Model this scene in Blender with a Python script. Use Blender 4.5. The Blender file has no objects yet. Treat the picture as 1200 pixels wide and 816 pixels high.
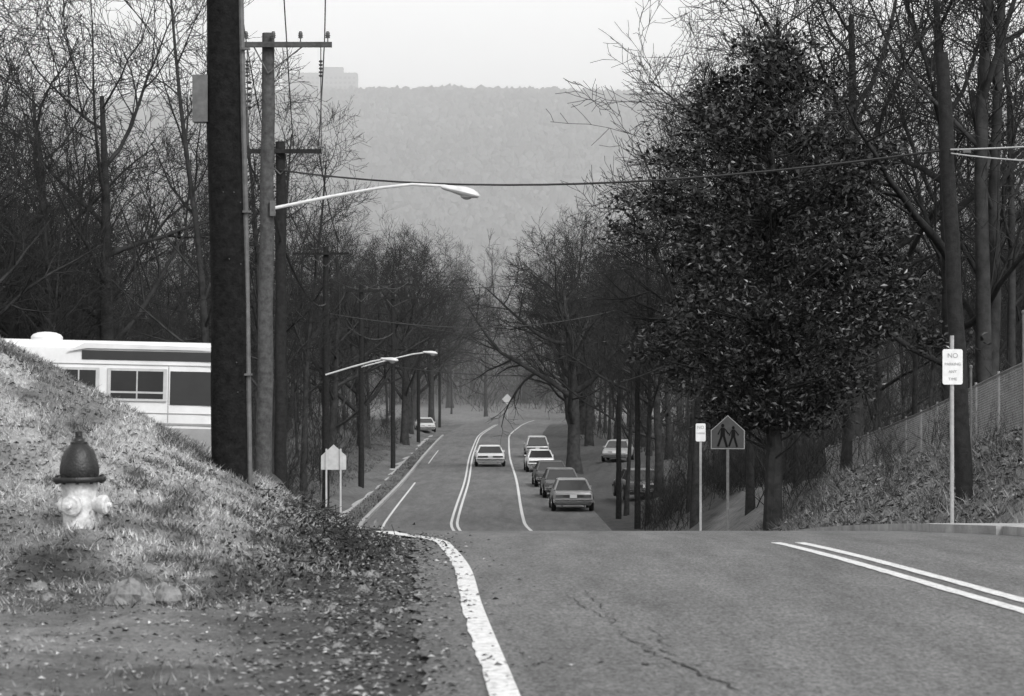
import bpy, math, random
import numpy as np
from mathutils import Vector, Matrix
random.seed(7); rng=np.random.default_rng(7)
R=math.radians
scene=bpy.context.scene

# ------------------------------------------------------------------ interpolation
def curve(tab):
    xs=np.array([a for a,b in tab],float); ys=np.array([b for a,b in tab],float)
    d=np.diff(ys)/np.diff(xs); m=np.zeros(len(xs)); m[0]=d[0]; m[-1]=d[-1]
    for i in range(1,len(xs)-1):
        m[i]=0 if d[i-1]*d[i]<=0 else 2*d[i-1]*d[i]/(d[i-1]+d[i])
    def f(x):
        x=np.clip(np.asarray(x,float),xs[0],xs[-1]); i=np.clip(np.searchsorted(xs,x,side='right')-1,0,len(xs)-2)
        h=xs[i+1]-xs[i]; t=(x-xs[i])/h
        return ((2*t**3-3*t**2+1)*ys[i]+(t**3-2*t**2+t)*h*m[i]+(-2*t**3+3*t**2)*ys[i+1]+(t**3-t**2)*h*m[i+1])
    return f
Z=curve([(-60,-0.2),(0,-1.22),(12,-1.5),(16,-1.61),(25.5,-1.95),(30,-2.18),(34,-2.43),(40,-2.88),(60,-4.7),(80,-6.2),(95,-6.9),(105,-7.15),
  (125,-7.5),(150,-7.85),(180,-8.2),(202,-8.4),(250,-8.8),(300,-9.2),(350,-9.3),(380,-9),(450,-6),(600,3),(720,0),(850,-20),(1000,-30),(6000,-30)])
XL=curve([(-60,3),(0,.45),(11.5,-.06),(16,-.25),(20,-.38),(25.5,-.68),(40,-1.6),(60,-2.7),(80,-3.9),(105,-5.2),(150,-5.65),(202,-6.06),(250,-6.2),(300,-5.2),(350,-1),(400,7),(450,19),(520,40)])
XC=curve([(-60,6.8),(0,4.05),(11.5,3.5),(16,3.2),(25.5,2.8),(36,2.1),(60,.5),(80,-.8),(105,-2.35),(150,-2.65),(202,-3.16),(250,-3.3),(300,-2.2),(350,2),(400,10),(450,22),(520,43),(6000,43)])
XR=curve([(-60,9.9),(0,7.2),(16,6.2),(25.5,5.6),(36,5.0),(60,3.2),(80,1.9),(105,.5),(150,.28),(202,-.2),(250,-.3),(300,.9),(350,5),(400,13),(450,25),(520,46)])
XLE=curve([(-60,2.6),(0,.1),(11.5,-.4),(16,-.6),(25.5,-.98),(40,-1.9),(60,-3.1),(80,-4.5),(105,-6.0),(150,-6.3),(202,-6.75),(250,-6.9),(300,-6.1),(350,-2),(400,6),(450,18),(520,39)])
XRE=curve([(-60,10.2),(0,7.6),(16,6.45),(25.5,5.85),(36,5.3),(60,4.2),(80,3.9),(105,3.8),(150,3.25),(202,2.95),(250,3.0),(300,4.2),(350,8),(400,16),(450,28),(520,49)])
def ss(a,b,x):
    t=np.clip((np.asarray(x,float)-a)/(b-a),0,1); return t*t*(3-2*t)
def nz(x,y):
    return (np.sin(x*2.1+y*.7+1)*np.sin(y*1.3-x*.6)+.6*np.sin(x*5.3-y*3.1+2)*np.sin(y*4.7+x*2.2)+.35*np.sin(x*11.7+y*9.1)*np.sin(y*8.3-x*7.9+.4))/1.95
def H(x,y,nonoise=False):
    x=np.asarray(x,float); y=np.asarray(y,float)
    zr=Z(y); ol=np.maximum(XLE(y)-x,0); o=np.maximum(x-XRE(y),0)
    t=.55*np.maximum(ol-.55,0)
    near=np.where(t<2,t,2+.6*(1-np.exp(-(t-2)/.6)))
    lon=ss(15.2,26.3,y+.35*np.sin(x*1.7+.5))**1.2
    t2=.33*np.maximum(ol-1,0)
    far=2.2*(1-np.exp(-t2/2.2))+.02*np.minimum(ol,200)
    w=ss(28,42,y)
    left=near*lon*(1-w)+far*w
    t3=.75*np.maximum(o-1.3,0)
    right=np.where(t3<1.8,t3,1.8+.1*np.minimum(t3-1.8,25))*ss(20,36,y)*(1-.8*ss(100,125,y)*(1-ss(14,22,o)))
    side=(left+right)*(1-.75*ss(230,330,y))
    z=zr+side
    pad=ss(42,46,y)*(1-ss(58,64,y))*ss(-4.2,-5.6,x)*ss(-24,-18,x)
    z=z*(1-pad)+(-2.85)*pad
    if not nonoise:
        k=np.clip((ol+o)/1.2,0,1)
        z=z+.07*k*nz(x,y)*(1+ss(60,200,y)*2)+.02*np.clip((ol-.2)/.8,0,1)*nz(x*3.1,y*2.7)
    inside=(ol+o)
    z=z-.025+.025*ss(0.02,.3,inside)
    return z

# ------------------------------------------------------------------ materials
def mat(name,val,rough=.8,var=.25,scale=8,bump=0,bscale=None,metal=0,spec=.3,detail=6,coords='Object'):
    m=bpy.data.materials.new(name); m.use_nodes=True; nt=m.node_tree; N=nt.nodes; L=nt.links
    b=N['Principled BSDF']; b.inputs['Roughness'].default_value=rough; b.inputs['Metallic'].default_value=metal
    b.inputs['Specular IOR Level'].default_value=spec
    tc=N.new('ShaderNodeTexCoord'); n=N.new('ShaderNodeTexNoise'); n.inputs['Scale'].default_value=scale; n.inputs['Detail'].default_value=detail
    n.inputs['Roughness'].default_value=.65
    L.new(tc.outputs[coords],n.inputs['Vector'])
    mr=N.new('ShaderNodeMapRange'); mr.inputs['From Min'].default_value=.3; mr.inputs['From Max'].default_value=.7
    mr.inputs['To Min'].default_value=val*(1-var); mr.inputs['To Max'].default_value=val*(1+var)
    L.new(n.outputs['Fac'],mr.inputs['Value'])
    L.new(mr.outputs['Result'],b.inputs['Base Color'])
    if bump:
        n2=N.new('ShaderNodeTexNoise'); n2.inputs['Scale'].default_value=bscale or scale*3; n2.inputs['Detail'].default_value=5
        L.new(tc.outputs[coords],n2.inputs['Vector'])
        bp=N.new('ShaderNodeBump'); bp.inputs['Strength'].default_value=bump; bp.inputs['Distance'].default_value=.02
        L.new(n2.outputs['Fac'],bp.inputs['Height']); L.new(bp.outputs[0],b.inputs['Normal'])
    return m
M={}
M['bark']=mat('bark',.034,.95,.5,3,.6,12,spec=.1)
M['twig']=mat('twig_bark',.032,.95,.4,2,spec=.1)
M['pole']=mat('creosote_wood',.009,.9,.6,14,.6,40,spec=.1)
M['pole2']=mat('weathered_wood',.06,.9,.45,10,.5,40,spec=.15)
M['pole3']=mat('dark_wood',.02,.9,.4,10,.5,40,spec=.12)
M['galv']=mat('galvanised_metal',.32,.5,.2,10,metal=.2)
M['dullm']=mat('dull_metal',.09,.6,.35,10)
M['fence']=mat('fence_wire',.18,.5,.25,6)
M['wirel']=mat('bright_cable',.5,.5,.1,6)
M['lampm']=mat('lamp_metal',.5,.45,.15,5)
M['glass']=mat('glass_dark',.03,.08,.1,3,spec=.6)
M['lens']=mat('lamp_lens',.4,.2,.1,3)
M['white']=mat('white_paint_panel',.56,.4,.1,2)
M['dkstripe']=mat('dark_stripe',.03,.4,.1,4)
M['gray']=mat('gray_panel',.25,.5,.15,3)
M['tyre']=mat('tyre_rubber',.02,.9,.2,10)
M['chrome']=mat('chrome',.5,.2,.05,5,metal=.9)
M['tail']=mat('tail_light',.08,.25,.1,5)
M['plate']=mat('licence_plate',.5,.5,.1,30)
M['hydw']=mat('hydrant_white',.5,.55,.5,11,.35,50)
M['hydd']=mat('hydrant_dark',.010,.42,.5,14,.3,60,spec=.4)
M['ceram']=mat('insulator',.06,.3,.1,5)
M['wire']=mat('wire_rubber',.03,.7,.1,5)
M['signw']=mat('sign_white',.58,.5,.12,9)
M['signbd']=mat('sign_border',.2,.5,.1,9)
M['signy']=mat('sign_yellow_gray',.045,.6,.15,9,spec=.15)
M['signk']=mat('sign_black',.004,.7,.1,9,spec=.1)
M['signb']=mat('sign_back_aluminium',.4,.5,.15,6)
M['conc']=mat('concrete',.3,.9,.35,3,.3,50)
M['rock']=mat('rock_surface',.16,.95,.5,9,.8,30)
M['crack']=mat('crack_tar',.02,.9,.2,10)
M['bldg']=mat('masonry',.22,.9,.05,.1)
M['bldw']=mat('dark_window',.05,.6,.03,.1)

# ------------------------------------------------------------------ mesh builder
class MB:
    def __init__(s): s.v=[]; s.f=[]; s.m=[]; s.mats=[]
    def mi(s,k):
        if k not in s.mats: s.mats.append(k)
        return s.mats.index(k)
    def add(s,vs,fs,k):
        o=len(s.v); i=s.mi(k); s.v+= [tuple(a) for a in vs]
        for f in fs: s.f.append(tuple(o+q for q in f)); s.m.append(i)
    def box(s,c,d,k,rot=None):
        hx,hy,hz=d[0]/2,d[1]/2,d[2]/2
        vs=[Vector((a*hx,b*hy,e*hz)) for a in(-1,1) for b in(-1,1) for e in(-1,1)]
        if rot is not None: vs=[rot@v for v in vs]
        vs=[v+Vector(c) for v in vs]
        s.add(vs,[(0,1,3,2),(4,6,7,5),(0,4,5,1),(2,3,7,6),(0,2,6,4),(1,5,7,3)],k)
    def tube(s,pts,rad,k,n=8,caps=True):
        pts=[Vector(p) for p in pts]; 
        if not hasattr(rad,'__len__'): rad=[rad]*len(pts)
        vs=[];fs=[]
        d=(pts[1]-pts[0]).normalized(); ref=Vector((0,0,1)) if abs(d.z)<.9 else Vector((1,0,0))
        a=d.cross(ref).normalized()
        for i,p in enumerate(pts):
            if i==0: d=pts[1]-pts[0]
            elif i==len(pts)-1: d=pts[-1]-pts[-2]
            else: d=pts[i+1]-pts[i-1]
            d.normalize(); a=(a-d*a.dot(d)).normalized(); b=d.cross(a)
            for j in range(n):
                t=2*math.pi*j/n; vs.append(p+(a*math.cos(t)+b*math.sin(t))*rad[i])
        for i in range(len(pts)-1):
            for j in range(n): fs.append((i*n+j,i*n+(j+1)%n,(i+1)*n+(j+1)%n,(i+1)*n+j))
        if caps: fs.append(tuple(range(n))[::-1]); fs.append(tuple((len(pts)-1)*n+j for j in range(n)))
        s.add(vs,fs,k)
    def lathe(s,prof,k,c=(0,0,0),n=20,rot=None):
        vs=[];fs=[]
        for r,z in prof:
            for j in range(n):
                t=2*math.pi*j/n; v=Vector((r*math.cos(t),r*math.sin(t),z))
                if rot is not None: v=rot@v
                vs.append(v+Vector(c))
        for i in range(len(prof)-1):
            for j in range(n): fs.append((i*n+j,i*n+(j+1)%n,(i+1)*n+(j+1)%n,(i+1)*n+j))
        fs.append(tuple(range(n))[::-1]); fs.append(tuple((len(prof)-1)*n+j for j in range(n)))
        s.add(vs,fs,k)
    def prism(s,poly,y0,y1,k):   # poly in (x,z), extruded along y
        n=len(poly); vs=[(x,y0,z) for x,z in poly]+[(x,y1,z) for x,z in poly]
        s.add(vs,[tuple(range(n)),tuple(range(n,2*n))[::-1]]+[(i,i+n,(i+1)%n+n,(i+1)%n) for i in range(n)],k)
    def mesh(s,name,smooth=False):
        me=bpy.data.meshes.new(name); me.from_pydata(s.v,[],s.f)
        for k in s.mats: me.materials.append(M[k])
        me.polygons.foreach_set('material_index',s.m)
        if smooth: me.polygons.foreach_set('use_smooth',[True]*len(s.f))
        me.update(); return me
    def build(s,name,loc=(0,0,0),rot=(0,0,0),smooth=False,parent=None,auto=None):
        ob=bpy.data.objects.new(name,s.mesh(name,smooth or auto)); scene.collection.objects.link(ob)
        ob.location=loc; ob.rotation_euler=rot
        if parent: ob.parent=parent
        if auto:
            try: ob.data.set_sharp_from_angle(angle=R(35))
            except Exception: pass
        return ob
def obj(name,me,loc=(0,0,0),rot=(0,0,0),sc=1,parent=None):
    ob=bpy.data.objects.new(name,me); scene.collection.objects.link(ob); ob.location=loc; ob.rotation_euler=rot
    ob.scale=(sc,sc,sc) if not hasattr(sc,'__len__') else sc
    if parent: ob.parent=parent
    return ob
def npmesh(name,v,f,matl,attr=None,smooth=False):
    me=bpy.data.meshes.new(name); me.from_pydata(v.tolist() if hasattr(v,'tolist') else v,[],f.tolist() if hasattr(f,'tolist') else f)
    me.materials.append(matl)
    if attr is not None:
        a=me.color_attributes.new(name='tone',type='FLOAT_COLOR',domain='POINT')
        c=np.ones((len(me.vertices),4),np.float32); c[:,:3]=np.asarray(attr)[:,None]; a.data.foreach_set('color',c.ravel())
    if smooth: me.polygons.foreach_set('use_smooth',[True]*len(me.polygons))
    me.update(); return me

# ------------------------------------------------------------------ ground
def tone_mat(name,rough=.95,scales=((3,.35),(40,.4)),bump=.6,bscale=60,spec=.15):
    m=bpy.data.materials.new(name); m.use_nodes=True; nt=m.node_tree; N=nt.nodes; L=nt.links; b=N['Principled BSDF']
    b.inputs['Roughness'].default_value=rough; b.inputs['Specular IOR Level'].default_value=spec
    at=N.new('ShaderNodeAttribute'); at.attribute_name='tone'; tc=N.new('ShaderNodeTexCoord')
    out=at.outputs['Fac']
    for sc,am in scales:
        n=N.new('ShaderNodeTexNoise'); n.inputs['Scale'].default_value=sc; n.inputs['Detail'].default_value=6; n.inputs['Roughness'].default_value=.7
        L.new(tc.outputs['Object'],n.inputs['Vector'])
        mr=N.new('ShaderNodeMapRange'); mr.inputs['From Min'].default_value=.32; mr.inputs['From Max'].default_value=.68
        mr.inputs['To Min'].default_value=1-am; mr.inputs['To Max'].default_value=1+am
        L.new(n.outputs['Fac'],mr.inputs['Value'])
        mu=N.new('ShaderNodeMath'); mu.operation='MULTIPLY'; L.new(out,mu.inputs[0]); L.new(mr.outputs['Result'],mu.inputs[1]); out=mu.outputs[0]
    L.new(out,b.inputs['Base Color'])
    if bump:
        n2=N.new('ShaderNodeTexNoise'); n2.inputs['Scale'].default_value=bscale; n2.inputs['Detail'].default_value=4; L.new(tc.outputs['Object'],n2.inputs['Vector'])
        bp=N.new('ShaderNodeBump'); bp.inputs['Strength'].default_value=bump; bp.inputs['Distance'].default_value=.03
        L.new(n2.outputs['Fac'],bp.inputs['Height']); L.new(bp.outputs[0],b.inputs['Normal'])
    return m
def patch(x,y):   # dark patches / downhill streaks of litter and bare soil in the dead grass, 0..1
    a=nz(x*.5+2,y*.33+1); b=nz(x*1.6+5,y*.7+x*.5); c=nz(x*3.4+1,y*1.5-x)
    return np.clip(.42+.8*a+.7*b+.4*c,0,1)
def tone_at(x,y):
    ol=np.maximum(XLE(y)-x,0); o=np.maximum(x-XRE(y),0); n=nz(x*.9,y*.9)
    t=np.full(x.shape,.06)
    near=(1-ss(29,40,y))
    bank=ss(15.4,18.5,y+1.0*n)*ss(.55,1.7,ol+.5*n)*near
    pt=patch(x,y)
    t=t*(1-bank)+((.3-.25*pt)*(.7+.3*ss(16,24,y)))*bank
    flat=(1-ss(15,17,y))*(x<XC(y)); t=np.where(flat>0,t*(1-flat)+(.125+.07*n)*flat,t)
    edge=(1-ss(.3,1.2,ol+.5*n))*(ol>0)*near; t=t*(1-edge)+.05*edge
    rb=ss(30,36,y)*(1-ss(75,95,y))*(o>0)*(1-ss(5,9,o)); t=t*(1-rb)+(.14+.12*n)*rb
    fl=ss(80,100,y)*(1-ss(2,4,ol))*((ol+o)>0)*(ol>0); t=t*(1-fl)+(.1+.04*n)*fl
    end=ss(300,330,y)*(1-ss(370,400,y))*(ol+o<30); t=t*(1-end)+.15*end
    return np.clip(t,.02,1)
u=[0]; s=.14
while u[-1]<2500:
    if u[-1]>9: s*=1.12
    u.append(u[-1]+s)
u=np.array(u); u=np.concatenate([-u[:0:-1],u])
ys=np.concatenate([np.arange(-60,4,4),np.arange(4,32,.16),np.arange(32,64,.5),np.arange(64,360,3),np.arange(360,800,20),np.array([850,1000,1300,1700,2300,3000,4000,6000])])
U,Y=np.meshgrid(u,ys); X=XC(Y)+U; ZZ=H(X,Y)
nx=len(u); ny=len(ys); idx=np.arange(nx*ny).reshape(ny,nx)
F=np.stack([idx[:-1,:-1],idx[:-1,1:],idx[1:,1:],idx[1:,:-1]],-1).reshape(-1,4)
V=np.stack([X,Y,ZZ],-1).reshape(-1,3)
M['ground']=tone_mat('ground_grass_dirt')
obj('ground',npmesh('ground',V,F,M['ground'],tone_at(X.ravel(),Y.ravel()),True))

# ------------------------------------------------------------------ road and markings
def strip(name,yy,fa,fb,dz,matl,n=2,skirt=0,zf=None,parent=None,jit=0):
    yy=np.asarray(yy,float); a=np.array([fa(t) for t in yy],float); b=np.array([fb(t) for t in yy],float)
    if jit: a=a+rng.normal(0,jit,len(a))
    vs=[];fs=[]
    for i,y in enumerate(yy):
        zz=(float(Z(y)) if zf is None else zf(y))+dz
        row=[(a[i]+(b[i]-a[i])*k/(n-1),y,zz) for k in range(n)]
        if skirt: row=[(a[i],y,zz-skirt)]+row+[(b[i],y,zz-skirt)]
        vs+=row
    m=len(vs)//len(yy)
    for i in range(len(yy)-1):
        for k in range(m-1): fs.append((i*m+k,i*m+k+1,(i+1)*m+k+1,(i+1)*m+k))
    if skirt:
        fs.append(tuple(range(m))); fs.append(tuple((len(yy)-1)*m+k for k in range(m))[::-1])
    me=bpy.data.meshes.new(name); me.from_pydata(vs,[],fs); me.materials.append(matl); me.update()
    return obj(name,me,parent=parent)
def asphalt():
    m=bpy.data.materials.new('asphalt'); m.use_nodes=True; nt=m.node_tree; N=nt.nodes; L=nt.links; b=N['Principled BSDF']
    b.inputs['Roughness'].default_value=.85; b.inputs['Specular IOR Level'].default_value=.3
    tc=N.new('ShaderNodeTexCoord'); mp=N.new('ShaderNodeMapping'); mp.inputs['Scale'].default_value=(1.6,.16,1); L.new(tc.outputs['Object'],mp.inputs[0])
    mp2=N.new('ShaderNodeMapping'); mp2.inputs['Scale'].default_value=(1,.3,1); L.new(tc.outputs['Object'],mp2.inputs[0])
    out=None
    for sc,am,vec in((1.1,.3,mp.outputs[0]),(6,.16,tc.outputs['Object']),(45,.75,mp2.outputs[0])):
        n=N.new('ShaderNodeTexNoise'); n.inputs['Scale'].default_value=sc; n.inputs['Detail'].default_value=5; n.inputs['Roughness'].default_value=.75; L.new(vec,n.inputs['Vector'])
        mr=N.new('ShaderNodeMapRange'); mr.inputs['From Min'].default_value=.32; mr.inputs['From Max'].default_value=.68; mr.inputs['To Min'].default_value=1-am; mr.inputs['To Max'].default_value=1+am
        L.new(n.outputs['Fac'],mr.inputs[0])
        mu=N.new('ShaderNodeMath'); mu.operation='MULTIPLY'
        if out is None: mu.inputs[1].default_value=.108; L.new(mr.outputs[0],mu.inputs[0])
        else: L.new(out,mu.inputs[0]); L.new(mr.outputs[0],mu.inputs[1])
        out=mu.outputs[0]
    L.new(out,b.inputs['Base Color'])
    n=N.new('ShaderNodeTexNoise'); n.inputs['Scale'].default_value=60; n.inputs['Detail'].default_value=4; L.new(tc.outputs['Object'],n.inputs['Vector'])
    bp=N.new('ShaderNodeBump'); bp.inputs['Strength'].default_value=.8; bp.inputs['Distance'].default_value=.015; L.new(n.outputs[0],bp.inputs['Height']); L.new(bp.outputs[0],b.inputs['Normal'])
    return m
M['asphalt']=asphalt()
def paint():
    m=mat('road_paint',.58,.7,.14,12); nt=m.node_tree; N=nt.nodes; L=nt.links; b=N['Principled BSDF']
    src=b.inputs['Base Color'].links[0].from_socket
    tc=N.new('ShaderNodeTexCoord'); n=N.new('ShaderNodeTexNoise'); n.inputs['Scale'].default_value=22; n.inputs['Detail'].default_value=8; n.inputs['Roughness'].default_value=.8
    L.new(tc.outputs['Object'],n.inputs['Vector']); mr=N.new('ShaderNodeMapRange'); mr.inputs['From Min'].default_value=.38; mr.inputs['From Max'].default_value=.5
    L.new(n.outputs[0],mr.inputs[0]); mx=N.new('ShaderNodeMix'); mx.data_type='FLOAT'; L.new(mr.outputs[0],mx.inputs[0]); mx.inputs[2].default_value=.22; L.new(src,mx.inputs[3])
    L.new(mx.outputs[0],b.inputs['Base Color']); return m
M['paint']=paint()
ry=np.concatenate([np.arange(-58,6,2),np.arange(6,34,.25),np.arange(34,64,1),np.arange(64,515,3)])
strip('road',ry,XLE,XRE,0,M['asphalt'],9,jit=.03)
yl=np.concatenate([np.arange(-50,11,2),np.arange(11,25.6,.2)])
mk=bpy.data.objects.new('road_markings',None); scene.collection.objects.link(mk)
strip('edge_line_near',yl,lambda y:float(XL(y))-.065,lambda y:float(XL(y))+.065,.006,M['paint'],parent=mk,jit=.005)
yf=np.concatenate([np.arange(25.4,32.2,.2)])
strip('edge_line_flare',yf,lambda y:float(XL(y))-.065-.55*float(ss(25.4,31.5,y)) ,lambda y:float(XL(y))+.065-.42*float(ss(25.4,31.5,y)),.008,M['paint'],parent=mk)
yc=np.concatenate([np.arange(-50,11,2),np.arange(11,26,.25)])
for nm,o in(('centre_line_a',-.14),('centre_line_b',.1)):
    strip(nm,yc,lambda y,o=o:float(XC(y))+o-.05,lambda y,o=o:float(XC(y))+o+.06,.006,M['paint'],parent=mk,jit=.004)
    strip(nm+'_far',np.arange(92,310,3),lambda y,o=o:float(XC(y))+o-.05,lambda y,o=o:float(XC(y))+o+.06,.01,M['paint'],parent=mk)
strip('edge_line_left_far',np.arange(92,150,3),lambda y:float(XL(y))-.05,lambda y:float(XL(y))+.05,.01,M['paint'],parent=mk)
strip('edge_line_left_far_b',np.arange(182,215,3),lambda y:float(XL(y))-.035,lambda y:float(XL(y))+.035,.01,M['paint'],parent=mk)
strip('edge_line_right_far',np.arange(92,330,3),lambda y:float(XR(y))-.065,lambda y:float(XR(y))+.065,.01,M['paint'],parent=mk)
cb=MB()
def crack(p0,p1,n,w,j):
    pts=[]
    for i in range(n+1):
        t=i/n; pts.append((p0[0]+(p1[0]-p0[0])*t+random.gauss(0,j),p0[1]+(p1[1]-p0[1])*t+random.gauss(0,j*1.5)))
    vs=[];fs=[]
    for i,(x,y) in enumerate(pts):
        ww=w*random.uniform(.2,1.3); vs+=[(x-ww,y-ww*.5,float(Z(y))+.005),(x+ww,y+ww*.5,float(Z(y))+.005)]
    for i in range(n): fs.append((2*i,2*i+1,2*i+3,2*i+2))
    cb.add(vs,fs,'crack')
crack((.98,11.0),(.78,12.3),16,.009,.015); crack((.78,12.3),(.6,13.6),16,.006,.02); crack((.6,13.6),(.5,17.5),24,.003,.02)
crack((.55,12.2),(.9,12.1),10,.007,.02); crack((.75,14.5),(.8,12.6),12,.004,.02); crack((.35,17),(.6,14.5),14,.003,.02)
cb.build('road_crack')

# kerb + pavement right
kb=np.arange(24,64,.5)
strip('kerb',kb,lambda y:float(XRE(y))+.02,lambda y:float(XRE(y))+.18,.1,M['conc'],skirt=.25)
strip('sidewalk',np.arange(24,64,.5),lambda y:float(XRE(y))+.22,lambda y:float(XRE(y))+1.25,.09,M['conc'],skirt=.25)
strip('driveway_apron',np.arange(29.5,33.6,.4),lambda y:float(XRE(y))-.35+abs(y-31.5)*.15,lambda y:14,.104,M['conc'],n=12,skirt=.13)
strip('kerb',np.arange(84,260,3),lambda y:float(XLE(y))-.16,lambda y:float(XLE(y))-.0,.13,M['conc'],skirt=.25)
strip('sidewalk',np.arange(84,260,3),lambda y:float(XLE(y))-2.3,lambda y:float(XLE(y))-1.1,.1,M['conc'],skirt=.35)

# ------------------------------------------------------------------ distant hill
def HH(x,y): return -40+231*ss(820,1800,y)**.9*(1-.35*ss(1850,2650,y))+5*np.sin(x/170)*np.cos(y/230)+3*np.sin(x/61+y/80)-10*ss(50,400,x)-20
hx=np.arange(-900,901,15.); hy=np.concatenate([np.arange(820,1900,15.),np.arange(1900,2700,40.)])
HX,HY=np.meshgrid(hx,hy); hz=HH(HX,HY)
i2=np.arange(HX.size).reshape(HX.shape); F2=np.stack([i2[:-1,:-1],i2[:-1,1:],i2[1:,1:],i2[1:,:-1]],-1).reshape(-1,4)
M['hill']=tone_mat('hill_woodland',1,((.05,.2),),.0,.2,0)
obj('hill',npmesh('hill',np.stack([HX,HY,hz],-1).reshape(-1,3),F2,M['hill'],np.full(HX.size,.07),True))
ph=(1+5**.5)/2
ico=np.array([(-1,ph,0),(1,ph,0),(-1,-ph,0),(1,-ph,0),(0,-1,ph),(0,1,ph),(0,-1,-ph),(0,1,-ph),(ph,0,-1),(ph,0,1),(-ph,0,-1),(-ph,0,1)])/1.9
icf=np.array([(0,11,5),(0,5,1),(0,1,7),(0,7,10),(0,10,11),(1,5,9),(5,11,4),(11,10,2),(10,7,6),(7,1,8),(3,9,4),(3,4,2),(3,2,6),(3,6,8),(3,8,9),(4,9,5),(2,4,11),(6,2,10),(8,6,7),(9,8,1)])
nC=30000; cx=rng.uniform(-470,470,nC); cy=rng.uniform(1000,1860,nC); cz=HH(cx,cy)+rng.uniform(1,4,nC); cr=rng.uniform(1.4,3.2,nC)
vv=ico[None]*cr[:,None,None]*rng.uniform(.55,1.4,(nC,12,1)); vv[:,:,2]*=1.3; vv+=np.stack([cx,cy,cz],-1)[:,None]
ff=(icf[None]+np.arange(nC)[:,None,None]*12).reshape(-1,3)
ct=np.repeat(np.clip(rng.normal(.075,.025,nC)+.02*np.sin(cx/70+2*np.sin(cy/90)),.02,.4),12)
obj('hill_treetops',npmesh('hill_treetops',vv.reshape(-1,3),ff,M['hill'],ct))
ab=MB()
ab.box((0,0,3),(52,16,14),'bldg'); ab.box((8,0,12.2),(16,10,4),'bldg')
for fl in range(3):
    for k in range(16): ab.box((-24+k*3.2,-8.05,-.5+fl*3.4),(1.7,.3,1.5),'bldw')
ab.build('apartment_building',loc=(-134,1792,182))

# ------------------------------------------------------------------ trees
def tree_mesh(name,seed,Ht,r0,nch,lens,ang,trunkfrac=.8,first=.3,up=.06,wig=.16,minr=.007,lv=4,flare=1.35):
    rd=random.Random(seed); mb=MB()
    def perp(d):
        a=Vector((rd.gauss(0,1),rd.gauss(0,1),rd.gauss(0,1))); a-=d*a.dot(d); return a.normalized()
    def grow(p,d,L,r,l):
        ns=[9,7,5,4,2,2][l]; seg=L/ns; pts=[p.copy()]; rad=[r*(flare if l==0 else 1)]
        endf=[.22,.2,.25,.35,.5,.6][l]
        dirs=[d.copy()]
        for i in range(ns):
            w=wig*(.45 if l==0 else 1+.25*l)
            d=(d+perp(d)*rd.uniform(0,w)+Vector((0,0,1))*(up if l>0 else .04)).normalized()
            p=p+d*seg; pts.append(p.copy()); dirs.append(d.copy()); rad.append(max(minr,r*(1-(1-endf)*((i+1)/ns))))
        mb.tube(pts,rad,'bark' if l<2 else 'twig',n=[9,6,4,3,3,3][l],caps=False)
        if l>=lv: return
        n=nch[l]; az=rd.uniform(0,6.28)
        for c in range(n):
            f0=first if l==0 else .18
            t=f0+(1-f0)*((c+rd.uniform(.1,.9))/n); fi=t*ns; i=min(int(fi),ns-1); q=fi-i
            pp=pts[i].lerp(pts[i+1],q); dd=dirs[i+1]; rr=(rad[i]*(1-q)+rad[i+1]*q)
            az+=2.4+rd.uniform(-.5,.5)
            a=perp(dd) if l>0 else Vector((math.cos(az),math.sin(az),0))
            th=R(rd.uniform(*ang[l])); nd=(dd*math.cos(th)+a*math.sin(th)).normalized()
            LL=Ht*lens[l]*(1.15-.65*t)*rd.uniform(.65,1.2)
            grow(pp,nd,LL,max(minr,min(rr*.75,r*.5)*rd.uniform(.6,1)),l+1)
    grow(Vector((0,0,-.3)),Vector((rd.uniform(-.04,.04),rd.uniform(-.04,.04),1)).normalized(),Ht*trunkfrac,r0,0)
    return mb.mesh(name,True)
A=((28,60),(30,62),(28,65),(25,65),(20,60))
slim=[tree_mesh('forest_tree_%d'%i,10+i,17+i%3*1.5,.15+.02*(i%3),(14,6,5,3),(.26,.12,.07,.045),A,.97,.28,minr=.009) for i in range(5)]
wide=[tree_mesh('oak_tree_%d'%i,40+i,16,.3,(11,8,6,4),(.5,.24,.12,.06),((35,70),(30,65),(30,65),(25,60)),.75,.22,up=.07,wig=.24,minr=.008) for i in range(3)]
big=tree_mesh('old_oak',77,17,.5,(14,9,7,4),(.6,.28,.13,.065),((40,75),(30,65),(30,65),(25,60)),.72,.2,up=.06,wig=.26,minr=.01,flare=1.3)
brush=[]
for i in range(3):
    rd=random.Random(90+i); mb=MB()
    for k in range(22):
        p=Vector((rd.gauss(0,.5),rd.gauss(0,.5),-.1)); d=Vector((rd.gauss(0,.35),rd.gauss(0,.35),1)).normalized(); L=rd.uniform(1.2,2.8)
        pts=[p.copy()]
        for j in range(4):
            d=(d+Vector((rd.gauss(0,.18),rd.gauss(0,.18),0))).normalized(); p=p+d*L/4; pts.append(p.copy())
            for q in range(4):
                dd=(d+Vector((rd.gauss(0,.7),rd.gauss(0,.7),rd.gauss(0,.3)))).normalized(); l2=rd.uniform(.2,.6)
                mb.tube([p,p+dd*l2*.5,p+dd*l2+Vector((0,0,.05))],[.006,.005,.004],'twig',3,False)
        mb.tube(pts,[.014,.012,.01,.007,.005],'twig',3,False)
    brush.append(mb.mesh('brush_%d'%i))
def place(name,me,x,y,sc=1,rz=None,tilt=0,parent=None,dz=0,ax=0):
    return obj(name,me,(x,y,float(H(x,y))+dz),(ax,tilt,random.uniform(0,6.28) if rz is None else rz),sc,parent)
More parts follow.
